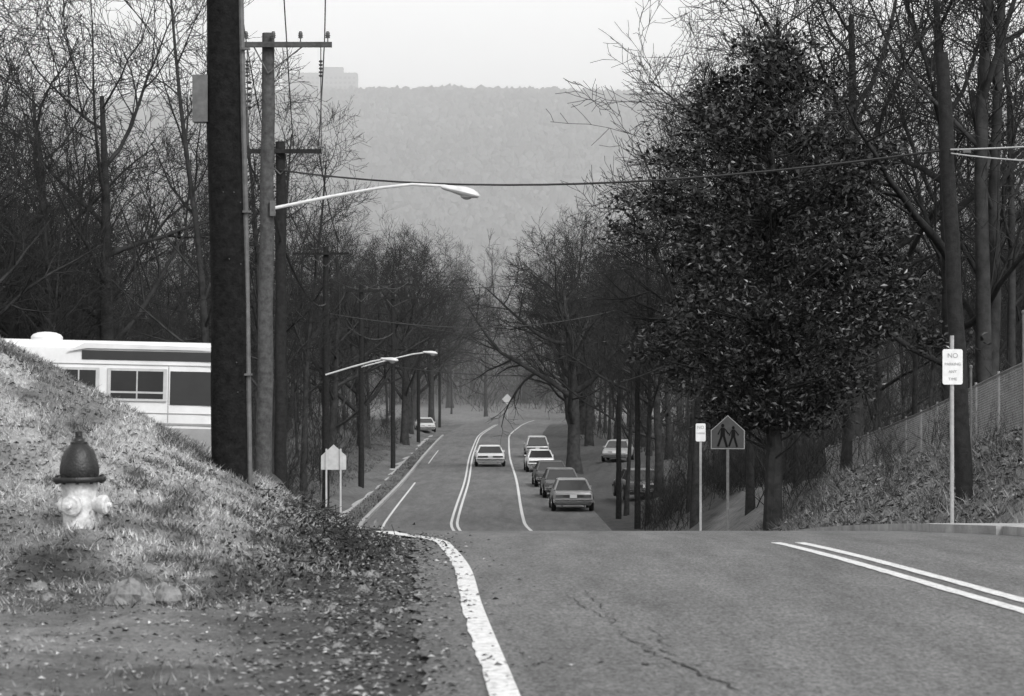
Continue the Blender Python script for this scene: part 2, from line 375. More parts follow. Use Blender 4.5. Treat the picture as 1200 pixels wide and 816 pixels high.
for (k,i,x,y,sc,rz) in [('w',0,-12.2,78,1.05,2.9),('w',1,-15.5,84,1.0,2),('s',0,-13.2,66,.8,1),('s',2,-8.3,70,.75,2),('s',1,-7.9,82,.8,3),('s',4,-9,95,.8,2.2),
    ('s',3,-17,72,.8,.5),('b',0,4.0,165,1.0,1.2),('s',1,6.4,92,.75,.6),('s',3,5.3,100,.7,2),('s',2,6.0,84,.75,4),('s',0,5.0,112,.72,3),
    ('w',1,9.6,72,1.12,3.6),('w',0,10.8,63,1.0,4.4),('s',2,11.1,60,1.1,0),('s',4,11.6,62,1.1,1),('s',0,13.0,66,.9,5),('w',2,14.5,78,1.0,.4),
    ('s',1,6.7,72,.7,1.7),('s',3,7.6,68,.7,.9),('w',0,6.8,118,.8,2.7),('w',1,-9.0,215,1.15,1.0),('w',2,7.5,185,1.0,5.0),('w',0,-10.5,150,.9,.7),('s',2,-9.6,118,.8,5),
    ('b',0,10.6,100,.95,2.9),('w',1,9.8,88,1.25,5.4),('b',0,-11,190,.95,3.1),('w',0,6.5,215,1.2,2),('w',2,-9.8,245,1.25,2.2),('b',0,7,250,1.1,4),('w',1,-9,285,1.3,0.4),('b',0,-12,310,1.2,5.2),('w',2,9,290,1.3,3.3),('b',0,16,325,1.2,2.3),
    ('w',0,-3.5,345,.9,2.3),('b',0,-9,370,1.1,1.3),('b',0,2,395,1.1,.3),('b',0,-22,380,1.2,4.3),('b',0,14,400,1.2,5.3)]:
    me=big if k=='b' else (wide if k=='w' else slim)[i]; place('bare_tree',me,x,y,sc,rz)
wood=bpy.data.objects.new('distant_woodland',None); scene.collection.objects.link(wood)
def scat(n,yr,xf,meshes,scr,nm):
    for _ in range(n):
        y=yr[0]+(yr[1]-yr[0])*random.random()**.9; a,b=xf(y); x=random.uniform(a,b)
        place(nm,random.choice(meshes),x,y,random.uniform(*scr),parent=wood)
allm=slim*2+wide
scat(60,(66,140),lambda y:(-.2*y-8,float(XLE(y))-4.5-(4 if y<90 else 0)),allm,(.45,.72),'tree')
scat(110,(140,350),lambda y:(-.2*y-8,float(XLE(y))-4.0),allm,(.6,1.05),'tree')
scat(50,(70,140),lambda y:(float(XRE(y))+5.5,.21*y+10),allm,(.45,.72),'tree')
scat(95,(170,350),lambda y:(float(XRE(y))+5.5,.21*y+10),allm,(.6,1.05),'tree')
scat(120,(365,540),lambda y:(-.2*y-8,.21*y+8),allm,(.8,1.25),'tree')
scat(120,(64,250),lambda y:(-.2*y-4,float(XLE(y))-3.5),brush,(.8,1.8),'shrub')
scat(110,(80,250),lambda y:(float(XRE(y))+(5 if y<200 else 3),.21*y+4),brush,(.8,1.8),'shrub')
scat(30,(82,104),lambda y:(float(XRE(y))+1.2,float(XRE(y))+5),brush,(.4,.8),'shrub')
scat(130,(362,450),lambda y:(-.2*y-6,.21*y+6),brush,(1.8,3.2),'shrub')
for x,y,s in [(8.3,58,.6),(6.9,63,.9),(7.4,66,.8),(8.2,70,.9),(10.6,50,.7),(8.1,42.5,.28),(-6.3,66,.8),(-7,72,1.0),(-7.6,80,1),(10.4,46,.6),(11,54,.9),(11.4,60,.9),(-9,64,1.1),(-12,63,1.2),(-7.6,64,1),
    (7.4,50,.3),(8.0,54,.35),(7.0,47,.22),(8.3,47,.35),(7.7,44,.22),(8.5,51,.4),(6.6,55,.3),(6.4,59,.4),(8.6,41,.3),(7.9,39.5,.18)]:
    place('bare_shrub',random.choice(brush),x,y,s)

# magnolia
def magnolia():
    M['leaf']=mat('magnolia_leaf',.010,.32,.6,5,spec=.42)
    M['leafu']=mat('magnolia_leaf_underside',.06,.6,.3,5)
    rd=random.Random(5); mb=MB()
    prof=curve([(0,.15),(.5,.8),(1.4,1.85),(2.6,2.4),(4.5,2.9),(6.3,3.0),(7.6,2.6),(8.6,1.9),(9.3,.8)])
    top=11.5
    mb.tube([(0,0,-.3),(.05,0,2),(-.1,.1,5),(0,0,8),(0,0,top-.5)],[.24,.18,.14,.08,.02],'bark',8)
    cl=[]
    for k in range(310):
        dn=9.1*(rd.random()**.72); a=rd.uniform(0,6.28)
        r=float(prof(dn))*(rd.random()**.36)*(1+.2*math.sin(3*a+dn*1.3)+.14*math.sin(2*a-dn*2.3))*rd.uniform(.8,1.15)
        c=Vector((r*math.cos(a),r*math.sin(a),top-dn)); cl.append(c)
        if k%2==0:
            q=Vector((0,0,c.z-rd.uniform(.3,1.2)*min(1,r)))
            mb.tube([q,(q+c)/2+Vector((0,0,-.1)),c],[.04,.025,.01],'bark',4,False)
    for c in cl:
        out=Vector((c.x,c.y,.3)).normalized(); R0=rd.uniform(.18,.4); lt=rd.random()
        for j in range(rd.randint(100,180)):
            p=c+Vector((rd.gauss(0,R0),rd.gauss(0,R0),rd.gauss(0,R0*.5)))
            d=(out*.6+Vector((rd.gauss(0,.7),rd.gauss(0,.7),rd.gauss(.1,.6)))).normalized()
            s=d.cross(Vector((rd.gauss(0,1),rd.gauss(0,1),rd.gauss(0,1)))).normalized(); n=d.cross(s)
            L=rd.uniform(.1,.19); w=L*.24
            mb.add([p,p+d*L*.5+s*w+n*.01,p+d*L,p+d*L*.5-s*w+n*.01],[(0,1,2,3)],'leafu' if rd.random()<.16*lt else 'leaf')
    return mb.mesh('magnolia_tree')
obj('magnolia_tree',magnolia(),(6.1,60,float(H(6.1,60))),(0,0,0))

# ------------------------------------------------------------------ grass, leaves, debris
def blades(name,n,xr,yr,h,w,cond,tone,pat=False):
    x=rng.uniform(*xr,n); y=rng.uniform(*yr,n); k=cond(x,y); x=x[k]; y=y[k]; n=len(x)
    z=H(x,y); hh=rng.uniform(h[0],h[1],n)*(1+.7*nz(x*1.3,y*1.3)); a=rng.uniform(0,6.28,n); lx=rng.normal(0,.8,n)*hh; ly=rng.normal(-.4,.7,n)*hh
    dx=np.cos(a)*w; dy=np.sin(a)*w
    v=np.stack([np.stack([x-dx,y-dy,z-.01],-1),np.stack([x+dx,y+dy,z-.01],-1),np.stack([x+lx,y+ly,z+hh],-1)],1).reshape(-1,3)
    tt=tone*(1-.8*patch(x,y)) if pat else np.full(n,tone)
    f=np.arange(3*n).reshape(-1,3); t=np.repeat(np.clip(tt*(1+.4*rng.normal(0,1,n)+.2*nz(x*.8+3,y*.8)),.02,.6),3)
    return obj(name,npmesh(name,v,f,M['grass'],t))
M['grass']=tone_mat('dry_grass',.9,((5,.1),),0,10,.1)
blades('grass',130000,(-8,-1),(15.3,30),(.015,.065),.006,lambda x,y:(XLE(y)-x>.55+.5*nz(x,y)+.4*rng.random(len(x)))&(x>-.2*y-1.2)&(rng.random(len(x))>.9*patch(x,y)),.4,True)
blades('grass',9000,(-8,-1),(9,17),(.01,.045),.005,lambda x,y:(XLE(y)-x>.9)&(nz(x*.7,y*.7)>.1),.2)
tx=rng.uniform(-6.5,-1.9,70); ty=rng.uniform(17,27,70)
def tus(x,y):
    d=np.full(x.shape,9.)
    for a,b in zip(tx,ty):
        if abs(a+3.27)<.35 and 17.6<b<19.6: continue
        d=np.minimum(d,np.hypot(x-a,(y-b)*.8)/(.08+.12*((a*7.3)%1)))
    return d<rng.uniform(.5,1.3,len(x))
blades('dead_weeds',150000,(-7,-1.7),(16.5,27.5),(.02,.08),.006,tus,.11)
blades('grass',55000,(5,14),(34,64),(.04,.2),.010,lambda x,y:(x-XRE(y)>1.35)&(nz(x*.9,y*.5)>-.25),.15)
blades('grass',25000,(-12,-6),(84,240),(.04,.14),.02,lambda x,y:(XLE(y)-x>.2)&((XLE(y)-x<1.1)|(XLE(y)-x>2.3)),.1)
def litter(name,n,xf,yr,s,tone):
    y=rng.uniform(*yr,n); x=xf(y,n); z=H(x,y); k=x>XLE(y); z=np.where(k&(x<XRE(y)),Z(y),z)+.006
    vs=[];fs=[];tt=[]
    for i in range(n):
        L=rng.uniform(*s); a=rng.uniform(0,6.28); c,sn=math.cos(a)*L,math.sin(a)*L; t1,t2=rng.uniform(0,L*.7,2); o=len(vs)
        vs+=[(x[i]-c,y[i]-sn,z[i]),(x[i]+sn*.6,y[i]-c*.6,z[i]+t1),(x[i]+c,y[i]+sn,z[i]+.003),(x[i]-sn*.6,y[i]+c*.6,z[i]+t2)]
        fs.append((o,o+1,o+2,o+3)); tt+=[max(.02,rng.normal(tone,tone*.8))]*4
    obj(name,npmesh(name,vs,fs,M['grass'],tt))
litter('leaf_litter',5600,lambda y,n:XLE(y)-.25+rng.normal(0,.4,n)*.75*(1+.5*nz(y*.9,y*1.7)),(10.5,30),(.006,.026),.12)
litter('leaf_litter',4000,lambda y,n:XLE(y)-rng.uniform(.2,4.,n),(10,17),(.006,.022),.17)
litter('leaf_litter',6000,lambda y,n:XLE(y)-rng.uniform(.5,4.2,n),(16,27),(.01,.032),.07)
litter('leaf_litter',5000,lambda y,n:XRE(y)+rng.uniform(1.2,4.5,n),(36,60),(.03,.08),.09)
rd=random.Random(3); mb=MB()
for k in range(420):
    y=rd.gauss(24,2.0); x=float(XLE(y))-.75+rd.gauss(0,.25); z=float(H(x,y))+abs(rd.gauss(0,.08)); d=Vector((rd.gauss(0,1),rd.gauss(0,1),rd.gauss(.1,.3))).normalized(); L=rd.uniform(.08,.3)
    p=Vector((x,y,z)); mb.tube([p-d*L/2,p+Vector((0,0,rd.uniform(-.02,.03))),p+d*L/2],[.004,.005,.003],'twig',3,False)
for k in range(3200):
    y=rd.gauss(22.6,3.0); x=float(XLE(y))-.8+rd.gauss(0,.32); z=float(H(x,y))+abs(rd.gauss(0,.07)); a=rd.uniform(0,6.28); L=rd.uniform(.015,.045)
    mb.add([(x,y,z),(x+L*math.cos(a),y+L*math.sin(a),z+rd.uniform(-.02,.03)),(x+L*math.cos(a+1.2),y+L*math.sin(a+1.2),z+rd.uniform(0,.04))],[(0,1,2)],'bark' if rd.random()<.75 else 'rock')
mb.build('brush_debris')
def rock(x,y,s,k='rock',sink=.35):
    rd=random.Random(int(x*1000+y*77)); mb=MB(); n=14; vs=[];fs=[]
    ph=[rd.uniform(0,6) for _ in range(6)]
    for i in range(9):
        th=math.pi*i/8
        for j in range(n):
            a=2*math.pi*j/n; r=s*(1+.22*math.sin(2*a+ph[0]+th)+.16*math.sin(3*a+ph[1]+2*th)+.1*rd.uniform(-1,1))
            if i in(0,8): r=s
            vs.append((r*math.sin(th)*math.cos(a),r*math.sin(th)*math.sin(a),r*.75*math.cos(th)))
    for i in range(8):
        for j in range(n): fs.append((i*n+j,(i+1)*n+j,(i+1)*n+(j+1)%n,i*n+(j+1)%n))
    mb.add(vs,fs,k); mb.build('rock',loc=(x,y,float(H(x,y))+s*(.5-sink)),smooth=False)
for a in [(-2.4,16.0,.17),(-2.18,16.2,.11),(-2.9,16.0,.05),(-3.1,16.7,.06),(-.75,14.3,.03),(-.9,13.2,.03),(-1.5,14.8,.03),(-.7,15.6,.04),(-1.2,12.4,.03),(-1.0,17.2,.05),(-1.05,19,.06),(-2.6,13.4,.05),(-.8,12.2,.025),(-1.0,14.0,.03),(-1.3,16.2,.035)]: rock(*a)

# ------------------------------------------------------------------ hydrant
mb=MB()
mb.lathe([(.17,-.3),(.17,.0),(.17,.03),(.13,.035),(.13,.36),(.135,.40),(.14,.44)],'hydw',n=28)
mb.lathe([(.12,.44),(.195,.442),(.2,.45),(.2,.475),(.195,.483),(.15,.485)],'hydd',n=28)
mb.lathe([(.145,.487),(.15,.52),(.145,.57),(.13,.63),(.11,.68),(.08,.715),(.065,.73),(.065,.745),(.045,.755),(.04,.77),(.028,.78),(.026,.825),(.015,.83)],'hydd',n=28)
for k in range(10):
    a=k*math.pi/5; mb.lathe([(.014,0),(.014,.065)],'hydd',c=(.175*math.cos(a),.175*math.sin(a),.431),n=6)
for ang,rr,ln in((0,.055,.21),(180,.045,.15),(270,.06,.17)):
    d=Vector((math.cos(R(ang)),math.sin(R(ang)),0)); q=d.to_track_quat('Z','Y').to_matrix()
    mb.lathe([(rr*1.05,.08),(rr*1.05,ln-.05),(rr*1.3,ln-.05),(rr*1.35,ln-.03),(rr*1.35,ln),(rr*1.1,ln+.012),(.02,ln+.014),(.018,ln+.045),(.01,ln+.047)],'hydw',c=(0,0,.27),n=18,rot=q)
for k in range(9):
    t=k/8; mb.box((.21-.09*t,-.06-.02*t,.22-.09*math.sin(t*3.14)),(.012,.006,.016),'galv')
hp=(-3.27,19.4)
mb.build('fire_hydrant',loc=(hp[0],hp[1],float(H(*hp))-.1),rot=(0,R(-1),R(-14)),auto=True)

# ------------------------------------------------------------------ poles, lamps, wires
def pole(x,y,top,r,m='pole2',lean=0,arms=(),extra=None,sink=.6):
    z0=float(H(x,y)); mb=MB(); Ht=top-z0
    n=12; pts=[];rad=[]
    for i in range(n+1):
        t=i/n; pts.append((lean*t+.012*math.sin(i*1.9+x),0,-sink*(1-t)*(i==0)+Ht*t)); rad.append(r*(1.08-.3*t))
    mb.tube(pts,rad,m,14)
    for (dz,x0,x1) in arms:
        zz=Ht-dz; xc=lean*(zz/Ht)
        mb.box(((x0+x1)/2+xc,-r-.06,zz),(x1-x0,.1,.1),m)
        mb.tube([(x0*.55+xc,-r-.06,zz-.03),(xc,-r,zz-.55)],.015,'dullm',5); mb.tube([(x1*.55+xc,-r-.06,zz-.03),(xc,-r,zz-.55)],.015,'dullm',5)
        k=4
        for j in range(k):
            xx=x0+.08+(x1-x0-.16)*j/(k-1)+xc
            mb.lathe([(.012,.05),(.012,.12),(.05,.13),(.035,.16),(.055,.17),(.035,.2),(.045,.21),(.025,.26)],'ceram',c=(xx,-r-.06,zz),n=10)
    if extra: extra(mb,Ht)
    return mb,(x,y,z0)
def ex(mb,Ht):
    mb.tube([(.182,-.02,-.2),(.14,-.02,2.6),(.12,-.02,3.4),(-.02,-.02,Ht)],.028,'dullm',8)
    mb.box((-.3,0,Ht-6.55),(.15,.2,.46),'dullm'); mb.box((-.2,0,Ht-6.4),(.08,.05,.04),'dullm')
    for i in range(3): mb.box((.165-.01*i,-.045,1.0+1.6*i),(.08,.07,.02),'dullm')
    for k in range(14):
        a=random.uniform(3.4,6.0); mb.box((.178*math.cos(a),.178*math.sin(a),random.uniform(.8,3.0)),(.008,.012,.008),'dullm')
m_,l_=pole(-2.76,25.2,9.0,.172,'pole',-.2,[(.4,-1.2,1.2)],ex); m_.build('utility_pole',loc=l_,auto=True)
def lamp_head(mb,x,y,z,s=1,tilt=-8):
    rot=Matrix.Rotation(R(-tilt),3,'Y')
    prof=[(-.34,.05,.04),(-.3,.07,.06),(-.15,.09,.075),(0,.15,.1),(.15,.19,.12),(.3,.17,.1),(.4,.09,.05),(.43,.02,.02)]
    vs=[];fs=[];n=14
    for (xx,w,hh) in prof:
        for j in range(n):
            a=2*math.pi*j/n; zz=math.sin(a)*hh
            v=rot@Vector((xx*s,math.cos(a)*w*s,(zz if zz>0 else zz*.7)*s)); vs.append(v+Vector((x,y,z)))
    for i in range(len(prof)-1):
        for j in range(n): fs.append((i*n+j,i*n+(j+1)%n,(i+1)*n+(j+1)%n,(i+1)*n+j))
    mb.add(vs,fs,'lampm')
    mb.lathe([(.13*s,0),(.12*s,-.06*s),(.06*s,-.1*s),(.02,-.11*s)],'lens',c=(x+.17*s,y,z-.06*s),n=12)
def ex2(mb,Ht):
    for xx in(1.13,-.3):
        mb.tube([(xx,-.21,Ht-.25),(xx+.01,-.21,Ht-2.2)],.012,'ceram',6)
        for j in range(5): mb.lathe([(.02,0),(.045,.03),(.02,.05)],'ceram',c=(xx,-.21,Ht-.6-j*.07),n=8)
    for j in range(5): mb.lathe([(.03,0),(.07,.03),(.03,.06)],'ceram',c=(-.28,-.1,Ht-1.0-j*.12),n=8)
m_,l_=pole(-4.85,50,6.15,.155,'pole2',.1,[(.25,-.5,1.25)],ex2); m_.build('utility_pole',loc=l_,auto=True)
mb=MB(); zt=2.72
mb.tube([(-4.65,49.85,zt),(-3.6,49.9,zt+.22),(-2.6,49.9,zt+.4),(-1.95,49.9,zt+.47),(-1.35,49.9,zt+.44)],[.035,.033,.03,.028,.028],'lampm',8)
mb.box((-4.66,49.85,zt),(.1,.12,.3),'dullm')
lamp_head(mb,-1.05,49.9,zt+.34,1.0,-14); mb.build('street_lamp',auto=True)
m_,l_=pole(-5.6,62,5.0,.15,'pole3',0,[(.25,-.95,1.0)]); m_.build('utility_pole',loc=l_,auto=True)
for (x,y,top,arm,lamp) in [(-8.0,110,4.35,[(.3,-1.4,1.0)],(-1.15,2.7,.65)),(-7.95,135,3.3,[(.3,-1,1)],(-1.0,3.6,.75)),(-7.9,170,4.4,[(.2,-1.1,1.3),(1.1,-.8,2.0)],None),(-8.4,230,2.6,[(.2,-1.2,1.2),(.9,-1,1)],None),(-8.2,290,2.2,[(.2,-1.2,1.2)],None),(-8.6,90,2.2,[],None)]:
    m_,l_=pole(x,y,top,.15,'pole3',0,arm); m_.build('utility_pole',loc=l_,auto=True)
    if lamp:
        h,L,rise=lamp; mb=MB()
        mb.tube([(x,y-.15,h),(x+L*.4,y-.15,h+rise*.5),(x+L*.75,y-.15,h+rise*.9),(x+L-.3,y-.15,h+rise)],.04,'lampm',6); lamp_head(mb,x+L,y-.15,h+rise,1,-6); mb.build('street_lamp',auto=True)
def exr(mb,Ht):
    mb.box((0,-.15,Ht-1.55),(.12,.05,.06),'dullm')
m_,l_=pole(7.08,40,4.62,.13,'pole3',-.36,[],exr); m_.build('utility_pole',loc=l_,auto=True)
for x,y,top in [(4.5,108,-2.0),(4.9,100,-.9)]:
    m_,l_=pole(x,y,top,.12,'pole3',0,[]); m_.build('utility_pole',loc=l_,auto=True)
def wire(a,b,sag,r=.011,name='utility_wire',k='wire'):
    a=Vector(a);b=Vector(b); pts=[]
    for i in range(17):
        t=i/16; p=a.lerp(b,t); p.z-=sag*4*t*(1-t); pts.append(p)
    m=MB(); m.tube(pts,r,k,4); m.build(name)
wire((-5.6,61.9,4.3),(6.8,40,3.1),.45,.02)
wire((-5.6,61.9,4.6),(-7.5,20,9),.8,.012)
wire((6.8,40,3.1),(10.5,30,3.0),.15,.012,k='wirel'); wire((6.8,40,3.05),(11,31,2.75),.3,.01,k='wirel')
wire((6.8,40,2.8),(3.8,90,-1.2),.5,.012)
for xo,z0,z1 in((-.9,4.9,4.3),(-.3,4.9,4.3),(.9,4.9,4.3)):
    wire((-5.6+xo,61.9,z0),(-8+xo,110,z1),.8,.015)
for xo in(-.4,.4,1.15):
    wire((-4.8+xo,49.9,6.1),(-5.6+xo*.8,61.9,4.9),.15,.012); wire((-2.9+xo,25,8.8),(-4.8+xo,49.9,6.1),.3,.012)
for xo in(-1,0,.9):
    wire((-8+xo,110,4.2),(-7.9+xo,170,4.3),.9,.02); wire((-7.9+xo,170,4.3),(-8.4+xo,230,2.5),.9,.022)
wire((-5.6,61.9,2.6),(-8,110,1.9),.6,.03); wire((-4.8,49.9,3.4),(-5.6,61.9,2.6),.1,.03); wire((-8,110,1.9),(-7.9,170,1.0),.9,.035); wire((-7.9,170,1.2),(-8.4,230,.6),.9,.035)
wire((-8,110,1.5),(6,150,2.2),.8,.022); wire((-7.9,170,1.8),(8,190,1.5),.9,.025); wire((-7.9,170,-1.2),(8,200,-1.6),.6,.03); wire((-8.4,230,.2),(10,230,0),.8,.03)
wire((-8,110,3.0),(8.5,95,4.0),1.0,.012)

# ------------------------------------------------------------------ signs
def text(par,s,size,x,y,z,m):
    c=bpy.data.curves.new('lettering','FONT'); c.body=s; c.size=size; c.align_x='CENTER'; c.extrude=.001; c.materials.append(M[m])
    o=bpy.data.objects.new('lettering',c); scene.collection.objects.link(o); o.location=(x,y,z); o.rotation_euler=(R(90),0,0); o.parent=par
def rrect(w,h,r=.03):
    p=[]
    for cx,cz,a0 in((w/2-r,h/2-r,0),(-w/2+r,h/2-r,90),(-w/2+r,-h/2+r,180),(w/2-r,-h/2+r,270)):
        for k in range(5): a=R(a0+k*22.5); p.append((cx+r*math.cos(a),cz+r*math.sin(a)))
    return p
zg=float(H(5.85,34)); mb=MB(); mb.tube([(0,.03,-.3),(0,.03,2.6)],.028,'galv',8)
zs=-.25-zg
mb.prism([(x,z+zs) for x,z in rrect(.27,.47)],-.012,-.005,'signw')
sg=mb.build('parking_sign',loc=(5.85,34,zg),rot=(0,0,R(3)))
for i,(s,sz) in enumerate((('NO',.09),('PARKING',.052),('ANY',.055),('TIME',.055))): text(sg,s,sz,0,-.015,zs+.12-.1*i,'gray')
def pentagon(s): return [(-s,-s),(s,-s),(s,.1*s),(0,s),(-s,.1*s)]
def kid(mb,x,z,s,flip=1):
    def P(pts,): mb.prism([(x+flip*a*s,z+b*s) for a,b in pts],-.021,-.016,'signk')
    P([(.06*math.cos(R(t)),.42+.07*math.sin(R(t))) for t in range(0,360,40)])
    P([(-.07,.34),(.07,.34),(.09,.02),(-.09,.02)])
    P([(-.09,.02),(.0,.02),(-.14,-.38),(-.22,-.36)]); P([(0.0,.02),(.09,.02),(.2,-.38),(.12,-.4)])
    P([(.05,.32),(.1,.3),(.24,.12),(.2,.08)]); P([(-.06,.32),(-.1,.28),(-.2,.1),(-.15,.07)])
x,y=4.72,56; zg=float(H(x,y)); mb=MB(); zc=-1.84-zg
mb.prism([(a,b+zc) for a,b in pentagon(.37)],-.008,0,'signbd'); mb.prism([(a,b+zc) for a,b in pentagon(.35)],-.014,-.009,'signy')
kid(mb,-.11,zc-.1,.58); kid(mb,.12,zc-.12,.52); mb.box((0,.03,zc/2-.1),(.06,.04,zc+.8),'dullm')
mb.build('school_crossing_sign',loc=(x,y,zg),rot=(0,0,R(-4)))
x,y=4.2,57; zg=float(H(x,y)); mb=MB(); zc=-1.88-zg
mb.prism([(a,b+zc) for a,b in rrect(.22,.4)],-.012,-.004,'signw'); mb.box((0,.02,zc/2),(.05,.03,zc+.4),'galv')
sg=mb.build('parking_sign',loc=(x,y,zg)); text(sg,'NO',.1,0,-.015,zc+.08,'gray'); text(sg,'PARKING',.045,0,-.015,zc-.03,'gray')
x,y=-4.25,61; zg=float(H(x,y)); mb=MB(); zc=-2.6-zg
mb.prism([(a,b+zc) for a,b in pentagon(.3)],-.004,.004,'signb'); 
for xx in(-.17,.17): mb.box((xx,-.03,zc/2),(.04,.04,zc+.4),'signb')
mb.build('school_sign',loc=(x,y,zg))
x,y=-.6,330; zg=float(H(x,y)); mb=MB(); zc=-6.6-zg
mb.prism([(0,zc+.7),(.7,zc),(0,zc-.7),(-.7,zc)],-.01,.01,'signb'); mb.box((0,.02,zc/2),(.1,.03,zc+.2),'galv'); mb.build('warning_sign',loc=(x,y,zg))

# ------------------------------------------------------------------ motorhome
mb=MB(); L=8.0
cs=[(-1.15,.4),(-1.15,2.72),(-1.12,2.9),(-1.0,3.0),(-.8,3.05),(.8,3.05),(1.0,3.0),(1.12,2.9),(1.15,2.72),(1.15,.4)]
st=[(-L/2,.94),(-L/2+.12,.99),(-L/2+.3,1),(L/2-.5,1),(L/2-.2,.985),(L/2-.05,.95),(L/2,.9)]
n=len(cs); vs=[];fs=[]
for xx,s in st:
    for a,b in cs: vs.append((xx,a*s,.4+(b-.4)*s))
for i in range(len(st)-1):
    for j in range(n): fs.append((i*n+j,i*n+(j+1)%n,(i+1)*n+(j+1)%n,(i+1)*n+j))
fs.append(tuple(range(n))[::-1]); fs.append(tuple((len(st)-1)*n+j for j in range(n)))
mb.add(vs,fs,'white')
yS=-1.155
def panel(x0,x1,z0,z1,k,th=.01,o=0): mb.box(((x0+x1)/2,yS-th/2-o,(z0+z1)/2),(x1-x0,th,z1-z0),k)
panel(1.2,3.8,2.68,2.86,'dkstripe')
mb.prism([(.9,2.82),(1.25,3.0),(3.9,2.96),(3.9,2.9),(1.3,2.9)],yS-.03,yS-.001,'white')
panel(2.95,3.9,1.82,2.48,'dkstripe'); panel(-3.8,.7,1.95,2.3,'dkstripe')
panel(-3.8,3.9,2.585,2.6,'gray',.008); panel(-3.8,3.9,1.64,1.655,'gray',.008)
panel(-3.8,3.9,1.42,1.46,'gray',.012); panel(-3.8,3.9,.42,1.36,'gray',.008)
for xx in(-2.6,-.6,.72,2.91): panel(xx,xx+.012,1.47,2.58,'gray',.006)
def win(x0,x1,z0,z1):
    panel(x0,x1,z0,z1,'signb',.03)
    for i in range(2):
        a=x0+.05+(x1-x0-.1)*i/2+.015; b=x0+.05+(x1-x0-.1)*(i+1)/2-.015
        panel(a,b,z0+.27*(z1-z0)+.02,z1-.05,'glass',.006,.031); panel(a,b,z0+.05,z0+.27*(z1-z0)-.02,'glass',.006,.031)
win(1.72,2.88,1.88,2.52); win(.75,1.55,1.95,2.52); win(-3,-1.8,1.7,2.45)
mb.lathe([(.32,0),(.32,.05),(.28,.1),(.18,.14),(.05,.155)],'white',c=(.35,-.3,3.05),n=18)
mb.box((-1.8,0,3.17),(.9,.7,.24),'white')
for xx in(-2.2,2.9):
    q=Matrix.Rotation(R(90),3,'X')
    for sy in(-1,1): mb.lathe([(.2,-.12),(.38,-.12),(.4,-.08),(.4,.08),(.38,.12),(.2,.12)],'tyre',c=(xx,sy*1.06,.4),n=22,rot=q); mb.lathe([(.2,-.125),(.12,-.06),(.05,-.06)],'chrome',c=(xx,sy*1.1,.4),n=14,rot=q)
    mb.prism([(xx+.52*math.cos(R(t)),.42+.5*math.sin(R(t))) for t in range(0,181,15)],yS-.02,yS-.009,'dkstripe')
mb.box((L/2+.1,0,.5),(.12,2.1,.18),'chrome')
mb.build('motorhome',loc=(-9.72,51.5,-2.87),rot=(0,R(1.3),R(0)),auto=True)

